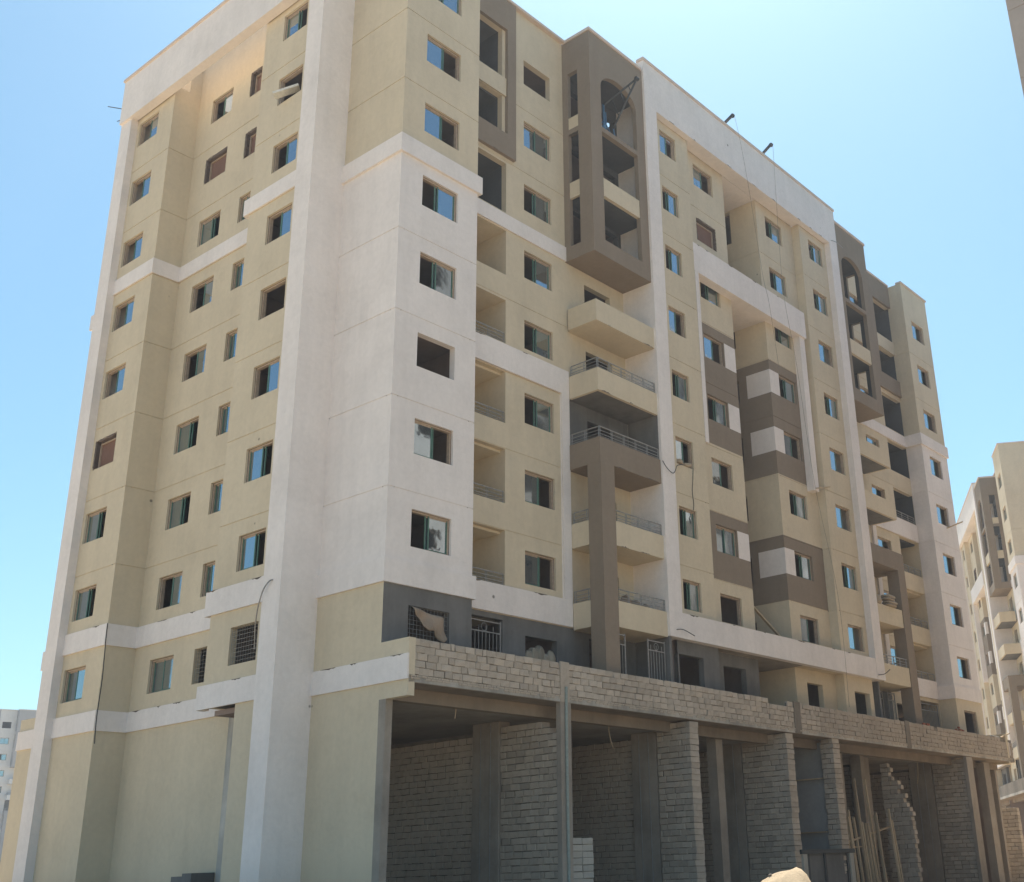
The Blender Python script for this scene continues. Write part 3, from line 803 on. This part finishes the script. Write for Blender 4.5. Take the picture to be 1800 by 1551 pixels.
# ------------------------------------------------------------------ loose things
def tube(name, pts, r, mat, label, cat, group=None, n=5, sub=6):
    P = [Vector(p) for p in pts]; out = []
    for i in range(len(P)-1):                                    # Catmull-Rom
        p0, p1, p2, p3 = P[max(i-1, 0)], P[i], P[i+1], P[min(i+2, len(P)-1)]
        for k in range(sub):
            t = k/sub
            out.append(.5*((2*p1)+(p2-p0)*t+(2*p0-5*p1+4*p2-p3)*t*t+(3*p1-p0-3*p2+p3)*t**3))
    out.append(P[-1]); mb = MB()
    for a, b in zip(out[:-1], out[1:]): mb.bar(a, b, r, mat, n, cap=False)
    return tag(mb.build(name), label, cat, group)
def sack(loc, sx, sy, sz, rz, label, mat='sack', group=None, seed=0):
    mb = MB(); rr = random.Random(seed); nu, nv = 16, 10; V = []
    ph = [rr.uniform(0, 6) for _ in range(4)]
    def sg(x, p): return math.copysign(abs(x)**p, x)
    for j in range(nv+1):
        v = -math.pi/2+math.pi*j/nv
        for i in range(nu):
            u = 2*math.pi*i/nu
            w_ = 1+.07*math.sin(3*u+ph[0])+.05*math.sin(4*v+ph[1])+.05*math.sin(5*u+2*v+ph[2])
            V.append((sx/2*sg(math.cos(v), .6)*sg(math.cos(u), .55)*w_, sy/2*sg(math.cos(v), .6)*sg(math.sin(u), .55)*w_, sz/2+sz/2*sg(math.sin(v), .75)*w_*.95))
    for j in range(nv):
        for i in range(nu):
            mb.face([V[j*nu+i], V[j*nu+(i+1)%nu], V[(j+1)*nu+(i+1)%nu], V[(j+1)*nu+i]], mat)
    o = mb.build('sack'); smooth(o); o.location = loc; o.rotation_euler.z = rz
    return tag(o, label, 'sack', group)

# sand heap in front
mb = MB(); n = 130; H = {}
hx, hy = -9.63, -18.92
from mathutils import noise as mn
for i in range(n+1):
    for k in range(n+1):
        x = -4.2+8.4*i/n; y = -4.2+8.4*k/n
        ax = .614*x-.789*y; ay = .789*x+.614*y                       # across / along the slope
        g = 1/(1+(ax/1.35)**2) if ax < 0 else 1/(1+(ax/.62)**2)**1.6
        h = 1.53*g/(1+(ay/1.3)**2)**1.2 + .16*math.exp(-((ax-.2)/.15)**2-(ay/.4)**2)
        r = math.hypot(x, y)
        h += .08*mn.noise(Vector((x*2.2, y*2.2, 3)))+.05*mn.noise(Vector((x*6, y*6, 1)))+.025*mn.noise(Vector((x*15, y*15, 5)))
        H[i, k] = (x, y, max(h*max(0, 1-(r/4.2)**4), -.02))
for i in range(n):
    for k in range(n): mb.face([H[i,k], H[i+1,k], H[i+1,k+1], H[i,k+1]], 'sand')
o = mb.build('sand_heap'); smooth(o); o.location = (hx, hy, GZ-.01); tag(o, 'heap of pale sand in full sun in front of the shops', 'sand heap')

hp = o; st_ = MB(); rq = random.Random(9)
for q in range(60):
    i, k = rq.randrange(40, 90), rq.randrange(40, 90); x, y, z = H[i, k]; r_ = rq.uniform(.012, .045)
    pts = [Vector((x, y, z+r_*.4))+Vector(v)*r_*rq.uniform(.7, 1.2) for v in ((1,0,0),(0,1,0),(-1,0,0),(0,-1,0),(0,0,.9),(0,0,-.7))]
    for a, b, c in ((0,1,4),(1,2,4),(2,3,4),(3,0,4),(1,0,5),(2,1,5),(3,2,5),(0,3,5)): st_.face([pts[a], pts[b], pts[c]], 'mortar')
st_.build('pebbles', hp, 'stuff')
# roof davits with their hanging ropes
def davit(x, y, label, tip):
    t = thing('roof_davit', label, 'hoist', (x, y, 35.84), 0, 'davits on the roof parapet')
    mb = MB(); a = Vector((0, .9, .0)); b = Vector(tip)-Vector((x, y, 35.84)); mb.beam(a, b, .10, .12, 'darksteel'); mb.build('arm', t)
    mb = MB(); mb.beam((-.35, .9, .0), (.35, .9, 0), .1, .1, 'darksteel'); mb.beam((0, .9, 0), (0, 1.6, -.4), .08, .08, 'darksteel'); mb.build('base', t)
    mb = MB(); k = 12
    for i in range(k):
        a0, a1 = 2*math.pi*i/k, 2*math.pi*(i+1)/k
        mb.face([b+Vector((-.05, .11*math.cos(a0), .11*math.sin(a0)-.04)), b+Vector((-.05, .11*math.cos(a1), .11*math.sin(a1)-.04)), b+Vector((.05, .11*math.cos(a1), .11*math.sin(a1)-.04)), b+Vector((.05, .11*math.cos(a0), .11*math.sin(a0)-.04))], 'darksteel')
        for sx in (-.05, .05): mb.face([b+Vector((sx, 0, -.04)), b+Vector((sx, .11*math.cos(a0), .11*math.sin(a0)-.04)), b+Vector((sx, .11*math.cos(a1), .11*math.sin(a1)-.04))], 'darksteel')
    mb.build('pulley', t)
davit(20.25, -.45, 'dark steel hoist arm leaning over the parapet, nearer of the two', (20.1, -.95, 36.35))
davit(23.9, -.45, 'dark steel hoist arm leaning over the parapet, farther of the two', (23.72, -.95, 36.5))
tube('hoist_rope', [(20.1, -1.06, 36.25), (20.3, -1.15, 34.85), (20.75, -1.18, 32.0), (21.27, -1.2, 27.81), (21.68, -1.2, 26.2), (22.2, -1.15, 22.5)], .008, 'rope', 'thin hoist rope hanging from the nearer roof davit', 'rope')
tube('hoist_rope', [(23.72, -1.06, 36.4), (23.3, -1.15, 31.2), (23.16, -1.2, 27.31), (23.76, -1.2, 23.84), (24.41, -1.2, 17.92), (25.6, -1.2, 12.7), (25.5, -1.25, 7.7)], .008, 'rope', 'thin hoist rope hanging from the farther roof davit to the podium', 'rope')
# builders' hoist standing in the arched opening
t = thing('builders_hoist', 'blue steel builders hoist with boom sticking out of the arched opening', 'hoist', (11.0, .1, 30.54))
mb = MB(); mb.bar((0, -.1, 0), (0, -.1, 1.85), .05, 'bluesteel'); mb.bar((.14, -.1, 0), (.14, -.1, 1.5), .035, 'bluesteel'); mb.build('mast', t)
mb = MB(); tip = (.5, -1.6, 2.72)
mb.bar((0, -.1, 1.8), tip, .045, 'darksteel'); mb.bar((.45, -.25, .75), tip, .045, 'darksteel')
for q in (.25, .5, .75):
    a = Vector((0, -.1, 1.8)).lerp(Vector(tip), q); b = Vector((.45, -.25, .75)).lerp(Vector(tip), q); mb.bar(a, b, .02, 'darksteel')
mb.bar((tip[0]-.08, tip[1], tip[2]), (tip[0]+.08, tip[1], tip[2]), .09, 'darksteel', 10); mb.build('boom', t)
mb = MB()
for a, b in (((-.75, .0, 0), (0, -.1, 1.0)), ((-.4, -.35, 0), (0, -.1, .95)), ((.5, -.3, 0), (.05, -.1, 1.0)), ((.3, .45, 0), (0, -.1, 1.0)), ((-.75, 0, .05), (.5, -.3, .05)), ((.45, -.25, .75), (.55, -.3, 0))): mb.bar(a, b, .03, 'bluesteel')
mb.build('tripod', t)
mb = MB(); mb.bar((.95, -.25, .18), (1.1, -.25, .18), .17, 'steel', 14); mb.build('winch_drum', t)
sack((12.25, -.2, 30.55), .45, .35, .22, .3, 'small pale bag on the slab behind the blue hoist', seed=40)

# wires, rods, cables
tube('wire', [(-1.03, 13.86, 10.2), (-1.05, 13.8, 9.5), (-1.03, 13.75, 8.2), (-1.08, 13.7, 6.9), (-1.06, 13.66, 6.0)], .018, 'cable', 'black cable hanging down the painted corner on the side wall', 'cable')
tube('drip_pipe', [(-1.37, 3.5, 9.9), (-1.45, 3.6, 9.85), (-1.47, 3.85, 9.6), (-1.42, 4.12, 9.1), (-1.2, 4.5, 8.6), (-1.03, 4.7, 8.0)], .022, 'steel', 'thin grey hose bent down from the corner pilaster to the barred window', 'hose')
tube('wire', [(13.16, -.68, 16.35), (13.35, -.74, 16.08), (13.7, -.74, 15.95), (13.95, -.7, 16.1), (14.4, -.5, 16.5), (15.0, -.36, 16.72)], .016, 'cable', 'loose wire looping across the white pilaster beside the taupe balcony', 'wire')
tube('wire', [(15.72, -.345, 16.68), (15.64, -.36, 16.2), (15.56, -.355, 15.7), (15.62, -.35, 15.2), (15.58, -.35, 14.9)], .014, 'cable', 'wire dangling below the window with bags on its sill', 'wire')
tube('steel_rod', [(-1.27, 17.36, 33.79), (-1.5, 18.9, 34.6)], .02, 'cable', 'upper thin steel rod sticking out of the far corner pilaster', 'rod', sub=1)
tube('steel_rod', [(-1.27, 17.5, 33.40), (-1.4, 18.0, 33.42)], .02, 'cable', 'lower short steel rod sticking out of the far corner pilaster', 'rod', sub=1)
tube('steel_rod', [(13.55, -.66, 9.70), (13.9, -.75, 9.72), (14.5, -.82, 9.55)], .016, 'cable', 'bent steel bar poking from the low white band under the tall pilaster', 'rod')
tube('steel_rod', [(29.85, -.66, 9.62), (30.3, -.8, 9.7), (30.8, -.85, 9.95)], .02, 'cable', 'bent steel bar poking from the low white band near the farther pilaster', 'rod')
tube('steel_rod', [(29.95, -.66, 33.55), (30.4, -.75, 33.6), (31.2, -.75, 33.55)], .018, 'steel', 'short pale rod sticking out near the top of the farther pilaster', 'rod')
tube('hanging_wire', [(3.05, .1, 6.05), (3.05, .1, 5.95), (3.0, .08, 5.75)], .016, 'timber', 'short pale conduit end hanging from the ceiling of the first shop', 'wire')
tube('hanging_wire', [(10.31, .1, 6.05), (10.3, .1, 5.85), (10.38, .1, 5.55), (10.52, .1, 5.25)], .018, 'timber', 'pale conduit curling down from the ceiling of the second shop', 'wire')
tube('hanging_wire', [(34.6, .1, 6.0), (34.62, .1, 5.6), (34.5, .1, 5.1), (34.35, .1, 4.8)], .02, 'timber', 'pale conduit hanging in the shop behind the broken block wall', 'wire')
tube('drain_pipe', [(6.56, -1.27, 6.78), (6.57, -1.25, 6.6), (6.57, -1.24, 4), (6.6, -1.24, GZ)], .05, 'pipe', 'green grey drain pipe running down the first shop pillar', 'pipe', n=10, sub=4)

# boards
def board(name, a, b, w_, h_, mat, label, cat='board', group=None):
    mb = MB(); mb.beam(a, b, w_, h_, mat); return tag(mb.build(name), label, cat, group)
board('board', (-1.35, 5.85, 28.78), (-.75, 5.15, 29.15), .35, .10, 'whiteboard', 'pale box section board sticking out of an upper side window')
board('plank', (21.15, .75, 12.0), (22.45, .0, 10.42), .18, .05, 'timber', 'plank leaning in the central recess above the white band')
board('plank', (42.25, .1, 19.55), (42.95, -.75, 19.95), .16, .05, 'timber', 'dark plank sticking out of a window at the far end block')
board('plank', (26.2, -.30, 18.3), (27.4, -.42, 18.62), .05, .05, 'timber', 'thin timber batten nailed at the foot of the white frame leg')
board('plank', (23.85, -.5, 4.66), (23.85, .95, 4.66), .14, .05, 'timber', 'upper timber ledge across the grey plastered bay', 'plank')
board('plank', (23.85, -.5, 2.5), (23.85, .95, 2.5), .14, .05, 'timber', 'lower timber ledge across the grey plastered bay', 'plank')
board('plank', (41.8, -1.1, 7.47), (42.8, -1.05, 7.45), .12, .04, 'whiteboard', 'pale offcut lying on the far end of the block parapet', 'plank')
board('plank', (43.1, -1.1, 7.44), (44.3, -1.15, 7.72), .10, .05, 'timber', 'timber end tilted over the far corner of the block parapet', 'plank')

# timber props in the shop
rr = random.Random(12)
tops = [(24.95, 4.3), (25.35, 5.0), (25.2, 3.3), (25.6, 3.1), (25.9, 3.4), (26.25, 3.1), (26.5, 4.75), (26.75, 2.9), (27.0, 2.85), (27.25, 2.85), (27.5, 2.75), (27.9, 4.75), (28.1, 3.3), (28.35, 3.2), (28.6, 2.2), (29.5, 3.5), (29.75, 3.0)]
for i, (x, zt) in enumerate(tops):
    y = -.62+rr.uniform(-.12, .12); mb = MB()
    mb.beam((x-.05, y-.15, GZ), (x+rr.uniform(-.1, .1), y+.12, zt), .10, .075, 'timber')
    kind_ = 'tall' if zt > 4.2 else ('mid height' if zt > 3.05 else 'short')
    ordn = ['leftmost', 'second', 'third', 'fourth', 'fifth', 'sixth', 'seventh', 'eighth', 'ninth', 'tenth', 'eleventh', 'twelfth', 'thirteenth', 'fourteenth', 'fifteenth', 'sixteenth', 'rightmost'][sorted(q[0] for q in tops).index(x)]
    tag(mb.build('timber_prop'), kind_+' timber prop, '+ordn+' in the row beside the broken block wall', 'timber', 'timber props in the open shop')
board('batten', (24.5, -.6, 1.95), (29.9, -.45, 2.75), .10, .07, 'timber', 'long sloping batten tying the timber props together', 'batten')
board('batten', (24.6, -.52, 1.85), (28.0, -.5, 1.9), .10, .06, 'timber', 'short level batten across the timber props', 'batten')

# kiosk door frame at the foot of the grey bay
t = thing('door_frame', 'dark steel shop door frame with grey panes between pale jambs', 'door frame', (20.4, -1.2, GZ))
for x in (.05, 3.85): pc('jamb', x, x+.32, -.05, .15, 0, 1.93, 'lightblock', t)
pc('lintel', -.05, 4.3, -.06, .16, 1.935, 2.1, 'blackpaint', t)
for x in (.42, 1.75, 3.62): pc('mullion', x, x+.16, -.02, .10, 0, 1.93, 'blackpaint', t)
for x0, x1 in ((.58, 1.75), (1.91, 3.62)): pc('pane', x0, x1, .03, .05, 0, 1.93, 'cement', t)

# stack of pale blocks
t = thing('block_stack', 'tall stack of pale aircrete blocks in the second shop opening', 'block stack', (7.1, -.9, GZ))
for k in range(13):
    for i in range(2):
        o = link('block', blockmesh(.52, .4, .19, (k+i) % 4, 'lightblock'), t); o.location = (.27+.54*i+rr.uniform(-.02, .02), .2+rr.uniform(-.02, .02), .1+.2*k)

# bags
sack((14.85, -.28, 16.72), .45, .26, .2, .2, 'pale bag on the window sill above the dangling wire, left one', seed=1)
sack((15.32, -.30, 16.70), .42, .28, .16, -.2, 'pale bag on the window sill above the dangling wire, right one', seed=2)
for k in range(4):
    sack((32.35+.1*(k % 2)-.05*k, -.47, 13.3+.15*k), 1.0, .5, .17, .05*(-1)**k, ['bottom', 'second', 'third', 'topmost'][k]+' cement bag of the pile on the far balcony parapet', seed=10+k, group='bags piled on the far balcony')
sack((31.1, -.45, 13.3), .5, .4, .5, .3, 'upright bag at the pilaster end of the far balcony', seed=20)
for k, (x, z, a) in enumerate(((11.55, 10.32, .5), (12.1, 10.33, .1), (12.65, 10.34, .4))):
    sack((x, .15, z-.55), .55, .5, 1.05-.1*k, a, ['dark bundled bag', 'middle bag', 'right hand bag'][k]+' heaped behind the lowest balcony railing', mat=['cloth', 'sack', 'sack'][k], seed=30+k, group='bags on the lowest balcony')
for k in range(5):
    sack((7.28+.29*k, 1.12, 7.70), .42, .3, .72+.12*((k*7) % 3), .1*k, ['leftmost', 'second', 'middle', 'fourth', 'rightmost'][k]+' dusty rubble bag in the row blocking the window above the block parapet', seed=50+k, group='bags blocking the storey window')
# sacking caught in the barred window
mb = MB(); V = {}; nu, nv = 14, 10
for i in range(nu+1):
    for k in range(nv+1):
        u, v = i/nu, k/nv
        x = 1.05+1.25*u; L = .30+.42*math.sin(u*2.4)+.12*math.sin(u*9)
        z = 8.86-.18*u-L*v*(1.0 if u > .3 else .85)
        y = -.03-.10*v*(1+.6*math.sin(u*17))-.05*math.sin(v*5+u*8)
        V[i, k] = (x+.16*v, y, z)
for i in range(nu):
    for k in range(nv): mb.face([V[i,k], V[i+1,k], V[i+1,k+1], V[i,k+1]], 'cloth')
o = mb.build('sacking'); smooth(o); o.modifiers.new('s', 'SOLIDIFY').thickness = .012; tag(o, 'torn brown sacking hanging in the barred corner window', 'cloth')
# red bricks left on the parapet
for k, (x, y, a) in enumerate(((33.3, -1.1, 0), (33.55, -1.1, 1.4), (33.8, -1.12, .2), (37.2, -1.08, .5), (37.6, -1.1, 1.2), (38.0, -1.1, .1), (37.5, -1.1, .3))):
    z = 7.66+zz(x)+.04+(.12 if k == 6 else 0)
    o = link('red_brick', blockmesh(.22, .105, .105, k % 4, 'redbrick')); o.location = (x, y, z); o.rotation_euler = (.05*k, 0, a)
    tag(o, ['left brick of the three red bricks below the far arched bay', 'middle brick of the three red bricks below the far arched bay', 'right brick of the three red bricks below the far arched bay', 'left red brick on the parapet under the last corner block', 'middle red brick on the parapet under the last corner block', 'right red brick on the parapet under the last corner block', 'red brick lying on top of the others under the last corner block'][k], 'brick', 'red bricks on the parapet')
# concrete step at the foot of the side wall
t = thing('step_block', 'small rough concrete steps at the foot of the side wall', 'steps', (-.2, 7.7, GZ))
for k, (y0, y1, h) in enumerate(((0, .5, 1.98), (.5, 1.1, 1.9), (1.1, 1.45, 1.68))): pc('step', -.4, .4, y0, y1-.004, 0, h, 'cement', t)
# broken plaster along exposed arrises: thin ragged flakes of bare render
def chips(name, segs, mat, seed, amt=1.0):
    rr = random.Random(seed); mb = MB()
    for a, b, nrm, dn in segs:
        a, b, nrm, dn = Vector(a), Vector(b), Vector(nrm), Vector(dn); L = (b-a).length; d = (b-a).normalized(); x = rr.uniform(0, .8)
        while x < L-.4:
            l = rr.uniform(.12, .75)*amt; k = 7
            top = [a+d*(x+l*i/k)+nrm*.004 for i in range(k+1)]
            bot = [p+dn*rr.uniform(.012, .06)*math.sin(math.pi*(i+.3)/(k+.6)) for i, p in enumerate(top)]
            for i in range(k): mb.face([top[i], top[i+1], bot[i+1], bot[i]], mat)
            x += l+rr.uniform(.4, 2.6)
    return mb.build(name, B, 'stuff')
fy, up_, dn_ = (0, -1, 0), (0, 0, 1), (0, 0, -1)
chips('plaster_chips', [((14, -.646, 10.4), (29.7, -.646, 10.4), fy, dn_), ((9.5, -.551, 21.26), (13.1, -.551, 21.26), fy, up_), ((9.5, -.551, 18.32), (13.1, -.551, 18.32), fy, up_),
  ((10.3, -.551, 12.38), (13.1, -.551, 12.38), fy, up_), ((9.5, -.591, 15.42), (13.1, -.591, 15.42), fy, up_), ((3.7, .91, 19.47), (9.4, .91, 19.47), fy, dn_), ((3.7, .914, 10.449), (9.4, .914, 10.449), fy, dn_),
  ((3.6, .849, 27.58), (6.4, .849, 27.58), fy, up_), ((16.8, -.346, 27.92), (26.6, -.346, 27.92), fy, dn_), ((14.2, -.656, 33.35), (29.6, -.656, 33.35), fy, up_),
  ((-1.021, 4.0, 10.27), (-1.021, 7.6, 10.27), (-1, 0, 0), dn_), ((-1.021, 4.0, 7.22), (-1.021, 7.6, 7.22), (-1, 0, 0), dn_), ((-1.021, 14, 10.22), (-1.021, 16.9, 10.22), (-1, 0, 0), dn_),
  ((-.061, -1.2, 7.2), (-.061, 3.1, 7.2), (-1, 0, 0), dn_), ((.149, 7.6, 10.22), (.149, 13.8, 10.22), (-1, 0, 0), dn_), ((.149, 7.6, 7.17), (.149, 13.8, 7.17), (-1, 0, 0), dn_)], 'rawrim', 5)

# ------------------------------------------------------------------ dusty air
hm = bpy.data.materials.new('haze'); hm.use_nodes = True; ht = hm.node_tree; ht.nodes.clear()
ho = ht.nodes.new('ShaderNodeOutputMaterial'); hv = ht.nodes.new('ShaderNodeVolumePrincipled')
hv.inputs['Color'].default_value = (.86, .92, 1, 1); hv.inputs['Density'].default_value = .00055; hv.inputs['Anisotropy'].default_value = .35
ht.links.new(hv.outputs[0], ho.inputs['Volume']); MATS['haze'] = hm
mb = MB(); mb.box(-2600, 2600, -2600, 2600, GZ-1, 40, 'haze'); mb.build('haze', None, 'stuff')
